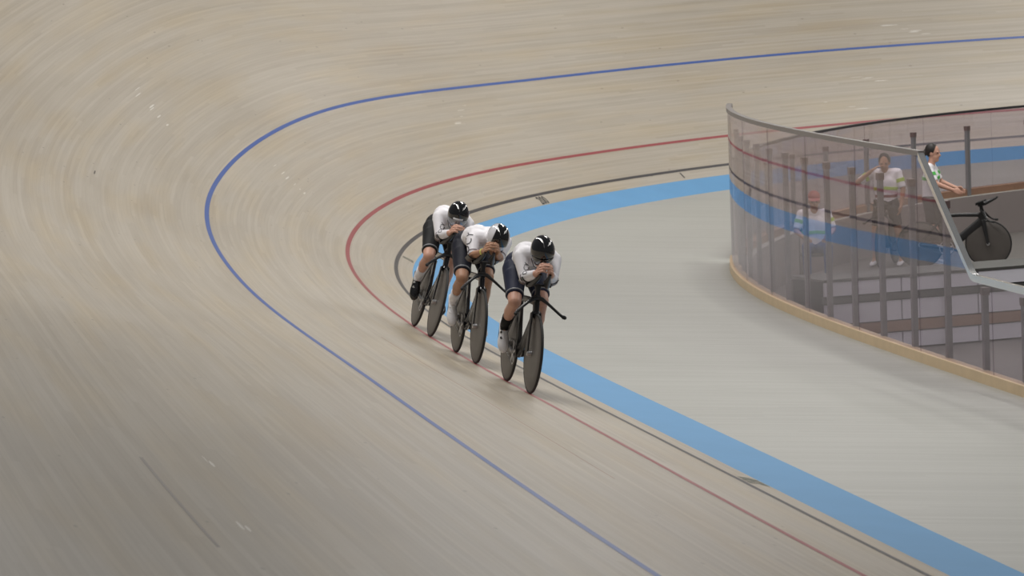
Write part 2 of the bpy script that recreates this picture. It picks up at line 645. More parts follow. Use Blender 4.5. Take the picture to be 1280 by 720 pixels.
# infield floor, one metre lower than the apron, and the wall that steps down to it
ZI = -1.0
ss = np.linspace(-46, 58, 140)
inner = [surf(s, -4.15) for s in ss]
me = bpy.data.meshes.new('infield_floor')
me.from_pydata([(p.x, p.y, ZI) for p in inner], [], [list(range(len(inner)))])
fl = link('floor.001', me, M['ifloor'], None, False)
if me.polygons[0].normal.z < 0:
    me.flip_normals()
tag(fl, 'sunken grey infield floor behind the glass fence', kind='structure')
verts, faces = [], []
for i, p in enumerate(inner):
    verts += [(p.x, p.y, p.z), (p.x, p.y, ZI)]
    if i:
        faces.append((2 * i - 2, 2 * i, 2 * i + 1, 2 * i - 1))
me = bpy.data.meshes.new('wall_infield')
me.from_pydata(verts, [], faces)
tag(link('wall_infield', me, M['wallgrey']), 'low retaining wall stepping down to the infield', kind='structure')


# ------------------------------------------------------------------ glass fences
def fence_pt(s, off, z):
    """off: metres from the fence line towards the infield"""
    p = surf(s, -(DF + off))
    return p + V(0, 0, z)


def ribbon(bm, s0, s1, o0, o1, z0, z1, step=0.3):
    n = max(2, int(round((s1 - s0) / step)) + 1)
    rs = []
    for s in np.linspace(s0, s1, n):
        a = z0(s) if callable(z0) else z0
        b = z1(s) if callable(z1) else z1
        rs.append([fence_pt(s, o0, a), fence_pt(s, o1, a), fence_pt(s, o1, b), fence_pt(s, o0, b)])
    rings(bm, rs)


def fence(name, label, s0, s1, panel, top, post_step, post_h, rail_m, curb_m, rail_h=0.035, rail_w=0.05, slope=None):
    root = empty(name, loc=(0, 0, 0))
    tag(root, label, 'fence')
    n = int(round((s1 - s0) / panel))
    w = (s1 - s0) / n
    for i in range(n):
        bm = bmesh.new()
        ribbon(bm, s0 + i * w + 0.006, s0 + (i + 1) * w - 0.006, 0.0, 0.012, 0.09, top, w / 8)
        bmobj('glass_panel', bm, M['glass'], root, True, 40)
    tp = (lambda s: top(s)) if callable(top) else (lambda s: top)
    bm = bmesh.new()
    ribbon(bm, s0, slope or s1, -0.015, rail_w - 0.015, tp, lambda s: tp(s) + rail_h)
    bmobj('top_rail', bm, rail_m, root, True, 30)
    if slope:
        bm = bmesh.new()
        ribbon(bm, slope, s1, -0.02, 0.04, lambda s: tp(s) - 0.03, lambda s: tp(s) + 0.035, 0.1)
        o = bmobj('sloping_rail', bm, M['bright'], root, True, 30)
        o['label'] = 'polished rail sloping down'
    bm = bmesh.new()
    ribbon(bm, s0, s1, -0.03, 0.10, -0.02, 0.10)
    bmobj('curb', bm, curb_m, root, True, 30)
    s = s0 + post_step * 0.5
    while s < s1:
        b, nn, t, th = base(s)
        p = fence_pt(s, 0.10, 0)
        rot = Matrix((t, -nn, V(0, 0, 1))).transposed()
        h = min(post_h, tp(s) - 0.15)
        bm = bmesh.new()
        box(bm, p + V(0, 0, h / 2 - 0.1), (0.075, 0.05, h + 0.2), rot)
        po = bmobj('post', bm, M['post'], root, False)
        bm = bmesh.new()
        box(bm, p + V(0, 0, h + 0.03), (0.09, 0.065, 0.07), rot)
        bmobj('post_cap', bm, M['postcap'], po, False)
        s += post_step
    bm = bmesh.new()
    ribbon(bm, s0 - 0.02, s0 + 0.02, -0.012, 0.024, 0.06, tp(s0), 0.04)
    bmobj('end_post', bm, M['darkrail'], root, False)
    return root


SL = 27.25
fence('glass_fence', 'tall clear glass fence on a pale timber curb beside the apron', 13.3, 34.0, 2.3,
      lambda s: 2.0 if s < SL else max(0.95, 2.0 - (s - SL) * 0.65), 1.155, 1.68, M['steel'], M['curb'], 0.05, 0.07, slope=SL)
fence('low_glass_fence', 'lower glass fence across the infield with a dark shiny top rail', -26, 12.4, 2.4,
      1.28, 2.0, 1.02, M['darkrail'], M['brown'])


# ------------------------------------------------------------------ bicycle
def make_bike(label, frame_m, bar_label=None):
    root = empty('track_bicycle')
    tag(root, label, 'bicycle', None)
    # wheels
    for x, nm in ((-0.49, 'rear_wheel'), (0.49, 'front_wheel')):
        bm = bmesh.new()
        lathe_y(bm, (x, 0, 0.335), [(0.02, 0.022), (0.10, 0.021), (0.22, 0.016), (0.312, 0.0115), (0.318, 0.008),
                                   (0.318, -0.008), (0.312, -0.0115), (0.22, -0.016), (0.10, -0.021), (0.02, -0.022)])
        w = bmobj(nm, bm, M['disc'], root, True, 40)
        bm = bmesh.new()
        torus(bm, (x, 0, 0.335), 0.3235, 0.0125)
        bmobj('tyre', bm, M['tyre'], w)
        bm = bmesh.new()
        lathe_y(bm, (x, 0, 0.335), [(0.012, 0.062), (0.022, 0.058), (0.024, 0.03), (0.024, -0.03), (0.022, -0.058), (0.012, -0.062)], 16)
        bmobj('hub', bm, M['alloy'], w, True, 40)
    BB = V(-0.105, 0, 0.285)
    # frame
    bm = bmesh.new()
    sweep(bm, [(0.385, 0, 0.79), (0.40, 0, 0.74), (0.42, 0, 0.64)], [(0.026, 0.045), (0.027, 0.055), (0.026, 0.05)], 12, (0, 1, 0))
    sweep(bm, [(0.40, 0, 0.66), (0.22, 0, 0.52), (0, 0, 0.35), BB], [(0.024, 0.065), (0.021, 0.06), (0.021, 0.055), (0.030, 0.05)], 12, (0, 1, 0))
    sweep(bm, [(0.385, 0, 0.755), (0.1, 0, 0.755), (-0.20, 0, 0.745)], [(0.022, 0.032), (0.019, 0.028), (0.018, 0.028)], 12, (0, 1, 0))
    sweep(bm, [BB, (-0.135, 0, 0.45), (-0.175, 0, 0.62), (-0.225, 0, 0.79)], [(0.030, 0.05), (0.018, 0.05), (0.016, 0.055), (0.015, 0.04)], 12, (0, 1, 0))
    cap(bm, BB + V(0, -0.042, 0), BB + V(0, 0.042, 0), 0.036, 0.036, True)
    for sy in (-1, 1):
        sweep(bm, [BB + V(-0.01, sy * 0.03, 0), (-0.25, sy * 0.042, 0.30), (-0.49, sy * 0.060, 0.335)], [(0.010, 0.026), (0.008, 0.022), (0.008, 0.016)], 10, (0, 1, 0))
        sweep(bm, [(-0.19, sy * 0.014, 0.68), (-0.32, sy * 0.038, 0.54), (-0.49, sy * 0.060, 0.335)], [(0.008, 0.02), (0.007, 0.018), (0.008, 0.014)], 10, (0, 1, 0))
    bmobj('frame', bm, frame_m, root, True, 40)
    bm = bmesh.new()
    sweep(bm, [(0.415, 0, 0.68), (0.425, 0, 0.655)], [(0.035, 0.04), (0.05, 0.045)], 12, (0, 1, 0))
    for sy in (-1, 1):
        sweep(bm, [(0.42, sy * 0.034, 0.67), (0.455, sy * 0.046, 0.52), (0.49, sy * 0.055, 0.33)], [(0.012, 0.034), (0.010, 0.03), (0.009, 0.018)], 10, (0, 1, 0))
    bmobj('fork', bm, frame_m, root, True, 40)
    # seat
    bm = bmesh.new()
    sweep(bm, [(-0.222, 0, 0.77), (-0.245, 0, 0.86), (-0.265, 0, 0.955)], [(0.014, 0.034), (0.013, 0.032), (0.013, 0.03)], 12, (0, 1, 0))
    bmobj('seat_post', bm, M['carbon'], root, True, 40)
    bm = bmesh.new()
    sweep(bm, [(-0.42, 0, 0.985), (-0.39, 0, 0.985), (-0.30, 0, 0.978), (-0.20, 0, 0.975), (-0.13, 0, 0.968)],
          [(0.05, 0.012), (0.068, 0.018), (0.05, 0.02), (0.026, 0.018), (0.016, 0.012)], 12, (0, 1, 0))
    bmobj('saddle', bm, M['carbon'], root)
    # base bar with dropped bullhorns
    bm = bmesh.new()
    sweep(bm, [(0.395, 0, 0.785), (0.42, 0, 0.80)], [(0.028, 0.05), (0.030, 0.045)], 12, (0, 1, 0))
    for sy in (-1, 1):
        sweep(bm, [(0.43, 0, 0.80), (0.435, sy * 0.04, 0.79), (0.455, sy * 0.09, 0.755), (0.485, sy * 0.14, 0.715), (0.53, sy * 0.185, 0.678), (0.58, sy * 0.205, 0.664)],
              [(0.022, 0.02), (0.022, 0.018), (0.020, 0.013), (0.016, 0.012), (0.0125, 0.0125), (0.013, 0.013)], 10)
    bb = bmobj('base_bar', bm, M['carbon'], root, True, 50)
    for sy in (-1, 1):
        bm = bmesh.new()
        cap(bm, (0.575, sy * 0.203, 0.665), (0.60, sy * 0.209, 0.664), 0.017, 0.016)
        bmobj('bar_plug', bm, M['tyre'], bb)
    # aero extensions and arm cups
    bm = bmesh.new()
    sweep(bm, [(0.415, 0, 0.79), (0.40, 0, 0.85), (0.395, 0, 0.90)], [(0.022, 0.03), (0.022, 0.026), (0.03, 0.026)], 10, (0, 1, 0))
    sweep(bm, [(0.395, -0.11, 0.90), (0.395, 0, 0.903), (0.395, 0.11, 0.90)], (0.018, 0.012), 8)
    for sy in (-1, 1):
        sweep(bm, [(0.36, sy * 0.085, 0.895), (0.46, sy * 0.065, 0.915), (0.56, sy * 0.045, 0.965), (0.61, sy * 0.04, 0.985), (0.635, sy * 0.04, 1.01)],
              [0.022, 0.026, 0.022, 0.015, 0.0125], 8)
    ex = bmobj('aero_extension', bm, M['carbon'], root, True, 50)
    for sy in (-1, 1):
        bm = bmesh.new()
        rs = []
        for x in (0.335, 0.36, 0.43, 0.455):
            rg = []
            for k in range(13):
                a = math.radians(200 + 140 * k / 12)
                rg.append(V(x, sy * 0.105 + 0.052 * math.cos(a), 0.955 + 0.05 * math.sin(a) + (x - 0.36) * 0.3))
            for k in range(12, -1, -1):
                a = math.radians(200 + 140 * k / 12)
                rg.append(V(x, sy * 0.105 + 0.059 * math.cos(a), 0.955 + 0.057 * math.sin(a) + (x - 0.36) * 0.3))
            rs.append(rg)
        rings(bm, rs)
        bmobj('arm_cup', bm, M['carbon'], ex, True, 50)
    # drivetrain
    bm = bmesh.new()
    lathe_y(bm, BB + V(0, -0.050, 0), [(0.092, 0.002), (0.108, 0.0015), (0.108, -0.0015), (0.092, -0.002)], 40)
    # open ring: remove the two end caps
    bm.faces.ensure_lookup_table()
    bmesh.ops.delete(bm, geom=[f for f in bm.faces if len(f.verts) > 4], context='FACES_ONLY')
    for k in range(5):
        a = 2 * math.pi * k / 5 + 0.3
        sweep(bm, [BB + V(0, -0.050, 0), BB + V(0.095 * math.cos(a), -0.050, 0.095 * math.sin(a))], [(0.004, 0.016), (0.004, 0.010)], 8, (0, 1, 0))
    cr = bmobj('chainring', bm, M['alloy'], root, True, 40)
    bm = bmesh.new()
    torus(bm, BB + V(0, -0.050, 0), 0.108, 0.005, n=40, m=6)
    cz = BB + V(-0.385, -0.050, 0.05)
    torus(bm, cz, 0.032, 0.005, n=20, m=6)
    for u in (1, -1):
        cap(bm, cz + V(0, 0, 0.032 * u), BB + V(0, -0.050, 0.108 * u), 0.004, 0.004, n=6)
    bmobj('chain', bm, M['chain'], root)
    an = math.radians(160)                      # right crank points back and slightly up
    for sy, a in ((-1, an), (1, an + math.pi)):
        e = BB + V(0.168 * math.cos(a), sy * 0.072, 0.168 * math.sin(a))
        bm = bmesh.new()
        sweep(bm, [BB + V(0, sy * 0.060, 0), e], [(0.008, 0.020), (0.007, 0.013)], 10, (0, 1, 0))
        c = bmobj('crank', bm, M['alloy'] if sy < 0 else M['carbon'], root, True, 40)
        bm = bmesh.new()
        cap(bm, e, e + V(0, sy * 0.05, 0), 0.008, 0.008)
        box(bm, e + V(0, sy * 0.045, 0), (0.07, 0.055, 0.018))
        bmobj('pedal', bm, M['carbon'], c, False)
    return root


# ------------------------------------------------------------------ people
def knee(h, a, l1, l2, fwd):
    h, a = Vector(h), Vector(a)
    d = a - h
    D = min(d.length, (l1 + l2) * 0.999)
    z = d.normalized()
    x = (l1 * l1 - l2 * l2 + D * D) / (2 * D)
    y = math.sqrt(max(0, l1 * l1 - x * x))
    f = Vector(fwd)
    f = (f - z * f.dot(z)).normalized()
    return h + z * x + f * y


def hand(bm, w, d, up, thumb, curl=1.0, sc=1.0):
    """wrist w, fingers along d, back of the hand faces up, thumb side along thumb"""
    w, d = Vector(w), Vector(d).normalized()
    up = Vector(up)
    up = (up - d * up.dot(d)).normalized()
    sd = up.cross(d)
    if sd.dot(Vector(thumb)) < 0:
        sd = -sd
    for k, o in enumerate((0.033, 0.0115, -0.0105, -0.031)):
        kn = w + (d * (0.085 - 0.006 * abs(k - 1)) + sd * o) * sc
        cap(bm, w + sd * o * 0.55 * sc + d * 0.012 * sc, kn, 0.015 * sc, 0.0105 * sc, n=10)
        L = (0.040, 0.045, 0.042, 0.032)[k] * sc
        p, ang = kn, 0.0
        for j in range(3):
            ang += curl * (0.75, 0.9, 0.7)[j]
            v = d * math.cos(ang) - up * math.sin(ang)
            q = p + v * L * (1.0, 0.65, 0.5)[j]
            cap(bm, p, q, (0.0088 - 0.0006 * j) * sc, (0.0084 - 0.0006 * j) * sc, n=10)
            p = q
    t0 = w + (d * 0.025 + sd * 0.028) * sc
    t1 = t0 + (d * 0.036 + sd * 0.022 - up * 0.008) * sc
    t2 = t1 + (d * 0.030 - sd * 0.004 - up * 0.012) * sc
    cap(bm, t0 - sd * 0.01 * sc, t1, 0.015 * sc, 0.0115 * sc, n=10)
    cap(bm, t1, t2, 0.0115 * sc, 0.0095 * sc, n=10)


def shoe(bm, ball, d, up, L=0.27, grow=0.0):
    """shoe along d; ball of the foot over the pedal"""
    ball, d = Vector(ball), Vector(d).normalized()
    up = Vector(up)
    up = (up - d * up.dot(d)).normalized()
    sd = d.cross(up)
    heel = ball - d * L * 0.66
    prof = [(0.0, 0.022, 0.030, 0.045), (0.04, 0.034, 0.045, 0.055), (0.25, 0.036, 0.055, 0.060), (0.45, 0.034, 0.045, 0.045),
            (0.66, 0.046, 0.034, 0.036), (0.82, 0.044, 0.027, 0.028), (0.94, 0.032, 0.020, 0.022), (1.0, 0.014, 0.012, 0.015)]
    rs = []
    for t, w, h, c in prof:
        cc = heel + d * L * t + up * c
        rs.append([cc + sd * (w + grow) * math.cos(a) + up * (h + grow) * (math.sin(a) if math.sin(a) > 0 else 0.85 * math.sin(a))
                   for a in [2 * math.pi * i / 16 for i in range(16)]])
    rings(bm, rs)
    return heel, sd, up


def head(bm, c, rot, sc=1.0):
    """skull, jaw, nose, ears, neck is separate; face looks along local +x"""
    def P(x, y, z):
        return Vector(c) + rot @ (Vector((x, y, z)) * sc)
    ell(bm, P(-0.01, 0, 0.02), (0.098 * sc, 0.076 * sc, 0.105 * sc), rot)
    ell(bm, P(0.03, 0, -0.055), (0.065 * sc, 0.058 * sc, 0.062 * sc), rot)
    cap(bm, P(0.075, 0, -0.10), P(0.03, 0, -0.10), 0.022 * sc, 0.035 * sc)
    cap(bm, P(0.088, 0, 0.005), P(0.108, 0, -0.030), 0.010 * sc, 0.016 * sc, n=10)
    for sy in (-1, 1):
        ell(bm, P(-0.005, sy * 0.078, -0.01), (0.018 * sc, 0.010 * sc, 0.030 * sc), rot, 10, 8)
        ell(bm, P(0.078, sy * 0.033, 0.022), (0.02 * sc, 0.022 * sc, 0.009 * sc), rot, 10, 8)


def face_bits(parent, c, rot, sc=1.0):
    for sy in (-1, 1):
        bm = bmesh.new()
        ell(bm, Vector(c) + rot @ (Vector((0.083, sy * 0.032, 0.006)) * sc), (0.011 * sc, 0.013 * sc, 0.009 * sc), rot, 10, 6)
        bmobj('eye', bm, M['eye'], parent)
    bm = bmesh.new()
    ell(bm, Vector(c) + rot @ (Vector((0.088, 0, -0.066)) * sc), (0.010 * sc, 0.024 * sc, 0.009 * sc), rot, 12, 6)
    bmobj('mouth', bm, M['lip'], parent)


def basis(fwd, up):
    x = Vector(fwd).normalized()
    u = Vector(up)
    z = (u - x * u.dot(x)).normalized()
    y = z.cross(x)
    return Matrix((x, y, z)).transposed()


def cling_text(txt, jersey, pos, right, up, size, parent, m, name='lettering'):
    """print on cloth: flat letters laid onto the garment surface"""
    me0 = jersey.data
    bvh = BVHTree.FromPolygons([v.co.copy() for v in me0.vertices], [p.vertices[:] for p in me0.polygons])
    cu = bpy.data.curves.new('t', 'FONT')
    cu.body = txt
    cu.size = size
    cu.align_x = 'CENTER'
    cu.align_y = 'CENTER'
    cu.resolution_u = 2
    o = bpy.data.objects.new('t', cu)
    COL.objects.link(o)
    me = bpy.data.meshes.new_from_object(o.evaluated_get(bpy.context.evaluated_depsgraph_get()))
    bpy.data.objects.remove(o)
    bm = bmesh.new()
    bm.from_mesh(me)
    bmesh.ops.triangulate(bm, faces=bm.faces[:])
    bmesh.ops.subdivide_edges(bm, edges=[e for e in bm.edges if e.calc_length() > size * 0.15], cuts=2)
    R = Vector(right).normalized()
    U = Vector(up)
    U = (U - R * U.dot(R)).normalized()
    for v in bm.verts:
        w = Vector(pos) + R * v.co.x + U * v.co.y
        n = R.cross(U)
        loc, nor, _, _ = bvh.ray_cast(w + n * 0.25, -n)
        if loc is None:
            loc, nor, _, _ = bvh.find_nearest(w)
        if loc is not None:
            v.co = loc + nor * 0.0025
    bm.to_mesh(me)
    bm.free()
    return link(name, me, m, parent, False)


def make_rider(label, o):
    """a cyclist in the aero tuck, in the bicycle's own frame"""
    root = empty('person')
    tag(root, label, 'person')
    tw = o.get('twist', 0.0)        # sideways shift of shoulders and head
    dz = o.get('dz', 0.0)
    hipz = 1.00
    hips = {sy: V(-0.215, sy * 0.085, hipz - 0.02) for sy in (-1, 1)}
    pel = V(-0.25, 0, hipz + 0.02)
    waist = V(-0.08, tw * 0.25, 1.11 + dz * 0.5)
    chest = V(0.12, tw * 0.6, 1.135 + dz)
    nk = V(0.275, tw, 1.155 + dz)
    sh = {sy: V(0.255, sy * 0.148 + tw * 0.85, 1.12 + dz) for sy in (-1, 1)}
    el = {sy: V(0.385, sy * 0.118 + tw * 0.3, 0.955) for sy in (-1, 1)}
    wr = {sy: V(0.575, sy * 0.060 + tw * 0.3, 1.01 + o.get('hz', 0)) for sy in (-1, 1)}
    hc = V(0.43, tw * 1.35, 1.165 + dz + o.get('headz', 0))
    pit = o.get('pitch', -0.5)
    yaw = o.get('yaw', 0.0)
    hrot = basis((math.cos(yaw) * math.cos(pit), math.sin(yaw) * math.cos(pit), math.sin(pit)), (0, math.sin(o.get('tilt', 0)), 1))
    an = math.radians(160)
    BB = V(-0.105, 0, 0.285)
    ped = {-1: BB + V(0.168 * math.cos(an), -0.115, 0.168 * math.sin(an)), 1: BB + V(-0.168 * math.cos(an), 0.115, -0.168 * math.sin(an))}
    fd = {-1: V(0.52, -0.03, -0.85).normalized(), 1: V(0.93, 0.02, -0.36).normalized()}
    fu = {sy: V(0, 0, 1) - fd[sy] * fd[sy].z for sy in (-1, 1)}
    for sy in (-1, 1):
        fu[sy].normalize()
    ank = {sy: ped[sy] + fu[sy] * 0.105 - fd[sy] * 0.125 for sy in (-1, 1)}
    kn = {-1: knee(hips[-1], ank[-1], 0.42, 0.42, (1, -0.05, 0.3)), 1: knee(hips[1], ank[1], 0.42, 0.42, (1, 0.02, 0.3))}

    # ---- body
    bm = bmesh.new()

    def torso(g, b):
        cap(b, pel + V(0, -0.05, 0), pel + V(0, 0.05, 0), 0.115 + g, 0.115 + g)
        cap(b, pel, waist, 0.125 + g, 0.112 + g)
        cap(b, waist + V(0, -0.045, 0), chest + V(0, -0.07, 0), 0.095 + g, 0.105 + g)
        cap(b, waist + V(0, 0.045, 0), chest + V(0, 0.07, 0), 0.095 + g, 0.105 + g)
        for sy in (-1, 1):
            cap(b, chest + V(0, sy * 0.07, 0), sh[sy] + V(-0.03, -sy * 0.035, 0.01), 0.10 + g, 0.070 + g)
        cap(b, sh[-1] + V(-0.01, 0.04, 0.012), sh[1] + V(-0.01, -0.04, 0.012), 0.070 + g, 0.070 + g)
    torso(0, bm)
    cap(bm, nk - V(0.04, 0, 0), hc - hrot @ V(0.03, 0, 0.03), 0.062, 0.056)
    head(bm, hc, hrot)
    for sy in (-1, 1):
        cap(bm, sh[sy], el[sy], 0.054, 0.042)
        cap(bm, el[sy], wr[sy], 0.042, 0.028)
        cap(bm, hips[sy], kn[sy], 0.092, 0.056)
        cap(bm, hips[sy] + (kn[sy] - hips[sy]) * 0.25 + V(0.0, 0, 0.015), hips[sy] + (kn[sy] - hips[sy]) * 0.7, 0.080, 0.062)
        cap(bm, kn[sy], ank[sy], 0.050, 0.034)
        sd = ank[sy] - kn[sy]
        back = V(-1, 0, -0.2)
        cap(bm, kn[sy] + sd * 0.15 + back * 0.012, kn[sy] + sd * 0.42 + back * 0.018, 0.046, 0.052)
        cap(bm, kn[sy] + sd * 0.42 + back * 0.018, kn[sy] + sd * 0.75, 0.050, 0.036)
        cap(bm, ank[sy], ank[sy] + (ped[sy] + fu[sy] * 0.03 - ank[sy]) * 0.9, 0.033, 0.020)
        # forearm direction carries the hand; fingers close round the extension grip
        hd = (wr[sy] - el[sy]).normalized()
        hand(bm, wr[sy] - hd * 0.01, V(0.72, -sy * 0.10, 0.52), V(0.45, sy * 0.62, 0.45), V(0, -sy, 0.6), 0.85, 1.06)
    body = link('body', remesh(bm, 0.0046, 2), o['skin'], root)
    face_bits(body, hc, hrot)

    # ---- jersey: trunk and sleeves
    bm = bmesh.new()
    g = 0.007
    torso(g, bm)
    cap(bm, nk - V(0.06, 0, 0), nk + (hc - nk) * 0.22, 0.072, 0.068)
    for sy in (-1, 1):
        cap(bm, sh[sy], el[sy], 0.054 + g, 0.042 + g, flat_b=(o['sleeve'] == 'short'))
        if o['sleeve'] == 'short':
            cap(bm, sh[sy], sh[sy] + (el[sy] - sh[sy]) * 0.92, 0.058 + g, 0.044 + g, flat_b=True)
        else:
            cap(bm, el[sy], el[sy] + (wr[sy] - el[sy]) * 0.9, 0.042 + g, 0.031 + g, flat_b=True)
    jer = link('jersey', remesh(bm, 0.0075, 9), M['lycra_white'], root)
    # cuffs / sleeve stripe
    for sy in (-1, 1):
        bm = bmesh.new()
        a, b = (sh[sy], el[sy]) if o['sleeve'] == 'short' else (el[sy], wr[sy])
        t0, t1 = (0.80, 0.87) if o['sleeve'] == 'short' else (0.02, 0.08)
        r = 0.0535 if o['sleeve'] == 'short' else 0.0515
        cap(bm, a + (b - a) * t0, a + (b - a) * t1, r, r * 0.985, True, 20)
        bmobj('sleeve_stripe', bm, M['cuff'], jer, True, 40)

    # ---- shorts with a printed hem
    bm = bmesh.new()
    cap(bm, pel + V(0, -0.05, 0), pel + V(0, 0.05, 0), 0.124, 0.124)
    cap(bm, pel, pel + (waist - pel) * 0.35, 0.134, 0.130, flat_b=True)
    sho = None
    for sy in (-1, 1):
        ax = kn[sy] - hips[sy]
        e = hips[sy] + ax * 0.84
        cap(bm, hips[sy], e, 0.108, 0.073, flat_b=True)
        cap(bm, hips[sy] + ax * 0.25 + V(0, 0, 0.015), hips[sy] + ax * 0.70, 0.094, 0.075, n=16)
    sho = link('shorts', remesh(bm, 0.0075, 8), o['shorts'], root)
    for sy in (-1, 1):
        ax = kn[sy] - hips[sy]
        bm = bmesh.new()
        cap(bm, hips[sy] + ax * 0.775, hips[sy] + ax * 0.80, 0.0800, 0.0785, True, 24)
        bmobj('hem_print', bm, M['hemgrey'], sho, True, 40)

    # ---- socks and shoes
    for sy in (-1, 1):
        sd = ank[sy] - kn[sy]
        bm = bmesh.new()
        cap(bm, kn[sy] + sd * 0.66, ank[sy], 0.0485, 0.040, flat_a=True)
        cap(bm, ank[sy], ank[sy] + (ped[sy] - ank[sy]) * 0.25, 0.0395, 0.036)
        bmobj('sock', bm, o['sock'], root)
        bm = bmesh.new()
        heel, s_, u_ = shoe(bm, ped[sy] + fu[sy] * 0.006, fd[sy], fu[sy], 0.295, 0.004)
        sh_o = bmobj('shoe', bm, o['shoe'], root)
        for k in range(2):
            bm = bmesh.new()
            c = ped[sy] + fd[sy] * (-0.06 + 0.05 * k) + u_ * (0.078 - 0.012 * k) + V(0, sy * 0.022, 0)
            cap(bm, c - u_ * 0.006, c + u_ * 0.012, 0.014, 0.012, True)
            bmobj('dial', bm, o['dial'], sh_o, True, 40)
        bm = bmesh.new()
        sweep(bm, [heel + fd[sy] * 0.02 + u_ * 0.012, ped[sy] + fu[sy] * 0.004, ped[sy] + fd[sy] * 0.085 + u_ * 0.012],
              [(0.030, 0.006), (0.044, 0.007), (0.026, 0.005)], 10, s_)
        bmobj('sole', bm, M['carbon'], sh_o)

    # ---- helmet, tail pointing back along the spine
    def shell(v):
        x = v.x
        if x < 0:
            return Vector((x * 1.55, v.y * (1 - 0.45 * x * x), v.z * (1 - 0.50 * x * x) + 0.10 * x * x))
        return Vector((x, v.y, v.z))
    bm = bmesh.new()
    ell(bm, hc + hrot @ V(-0.005, 0, 0.030), (0.128, 0.104, 0.125), hrot, 32, 20, shell)
    # open underneath
    bmesh.ops.bisect_plane(bm, geom=bm.verts[:] + bm.edges[:] + bm.faces[:], plane_co=hc + hrot @ V(0, 0, -0.055),
                           plane_no=hrot @ V(0.12, 0, -1), clear_outer=True)
    hel = bmobj('helmet', bm, o['helmet'], root)
    if o.get('visor'):
        bm = bmesh.new()
        ell(bm, hc + hrot @ V(0.004, 0, 0.012), (0.126, 0.100, 0.112), hrot, 32, 20)
        for co, no in (((0.045, 0, 0), (-1, 0, 0)), ((0, 0, -0.068), (0, 0, -1)), ((0, 0, 0.012), (0, 0, 1))):
            bmesh.ops.bisect_plane(bm, geom=bm.verts[:] + bm.edges[:] + bm.faces[:], plane_co=hc + hrot @ Vector(co),
                                   plane_no=hrot @ Vector(no), clear_outer=True)
        v = bmobj('visor', bm, o['visor'], hel)
    if o.get('panel'):
        bm = bmesh.new()
        ell(bm, hc + hrot @ V(-0.004, 0, 0.030), (0.1305, 0.1065, 0.1275), hrot, 40, 26, shell)
        for co, no in (((0, 0.048, 0), (-0.30, 1, 0)), ((0, -0.048, 0), (-0.30, -1, 0)), ((0, 0, 0.012), (0, 0, -1)), ((-0.05, 0, 0), (-1, 0, 0))):
            bmesh.ops.bisect_plane(bm, geom=bm.verts[:] + bm.edges[:] + bm.faces[:], plane_co=hc + hrot @ Vector(co),
                                   plane_no=hrot @ Vector(no), clear_outer=True)
        bmobj('front_panel', bm, M['helm_black'], hel)['label'] = 'glossy black panel over the front of the white helmet'
    if o.get('sticker'):
        bm = bmesh.new()
        ell(bm, hc + hrot @ V(-0.004, 0, 0.030), (0.1300, 0.1060, 0.1270), hrot, 48, 40, shell)
        for co, no in (((0, 0.048, 0), (0, 1, 0)), ((0, -0.048, 0), (0, -1, 0)), ((0, 0, 0.004), (0, 0, -1)), ((0, 0, 0.030), (0, 0, 1)), ((0.02, 0, 0), (-1, 0, 0))):
            bmesh.ops.bisect_plane(bm, geom=bm.verts[:] + bm.edges[:] + bm.faces[:], plane_co=hc + hrot @ Vector(co),
                                   plane_no=hrot @ Vector(no), clear_outer=True)
        bmobj('number_sticker', bm, M['shoe_white'], hel)['label'] = 'white sticker on the brow'
    bm = bmesh.new()
    for sy in (-1, 1):
        sweep(bm, [hc + hrot @ V(0.0, sy * 0.088, -0.045), hc + hrot @ V(0.03, sy * 0.065, -0.10), hc + hrot @ V(0.045, 0, -0.135)], (0.008, 0.003), 6)
    bmobj('chin_strap', bm, M['carbon'], hel)

    # ---- print on the sleeves
    for txt, pos, right, up, size in o['print']:
        p = sh[-1] + (el[-1] - sh[-1]) * pos[0] + Vector(pos[1])
        cling_text(txt, jer, p, right, up, size, jer, M['print'])
    if o.get('wristband'):
        bm = bmesh.new()
        a, b = wr[-1], el[-1]
        cap(bm, a + (b - a) * 0.06, a + (b - a) * 0.13, 0.033, 0.034, True)
        bmobj('wristband', bm, M['yellow'], root, True, 40)
    return root


def bike_matrix(sf, sr, d, lean):
    pf, pr = surf(sf, d), surf(sr, d)
    mid = (pf + pr) / 2
    x = (pf - pr).normalized()
    left = V(0, 0, 1).cross(x).normalized()
    up = x.cross(left)
    a = math.radians(lean)
    z = up * math.cos(a) + left * math.sin(a)
    y = z.cross(x)
    # the tyre is round: rest its leaned edge on the boards
    return Matrix(((x.x, y.x, z.x, mid.x), (x.y, y.y, z.y, mid.y), (x.z, y.z, z.z, mid.z), (0, 0, 0, 1)))


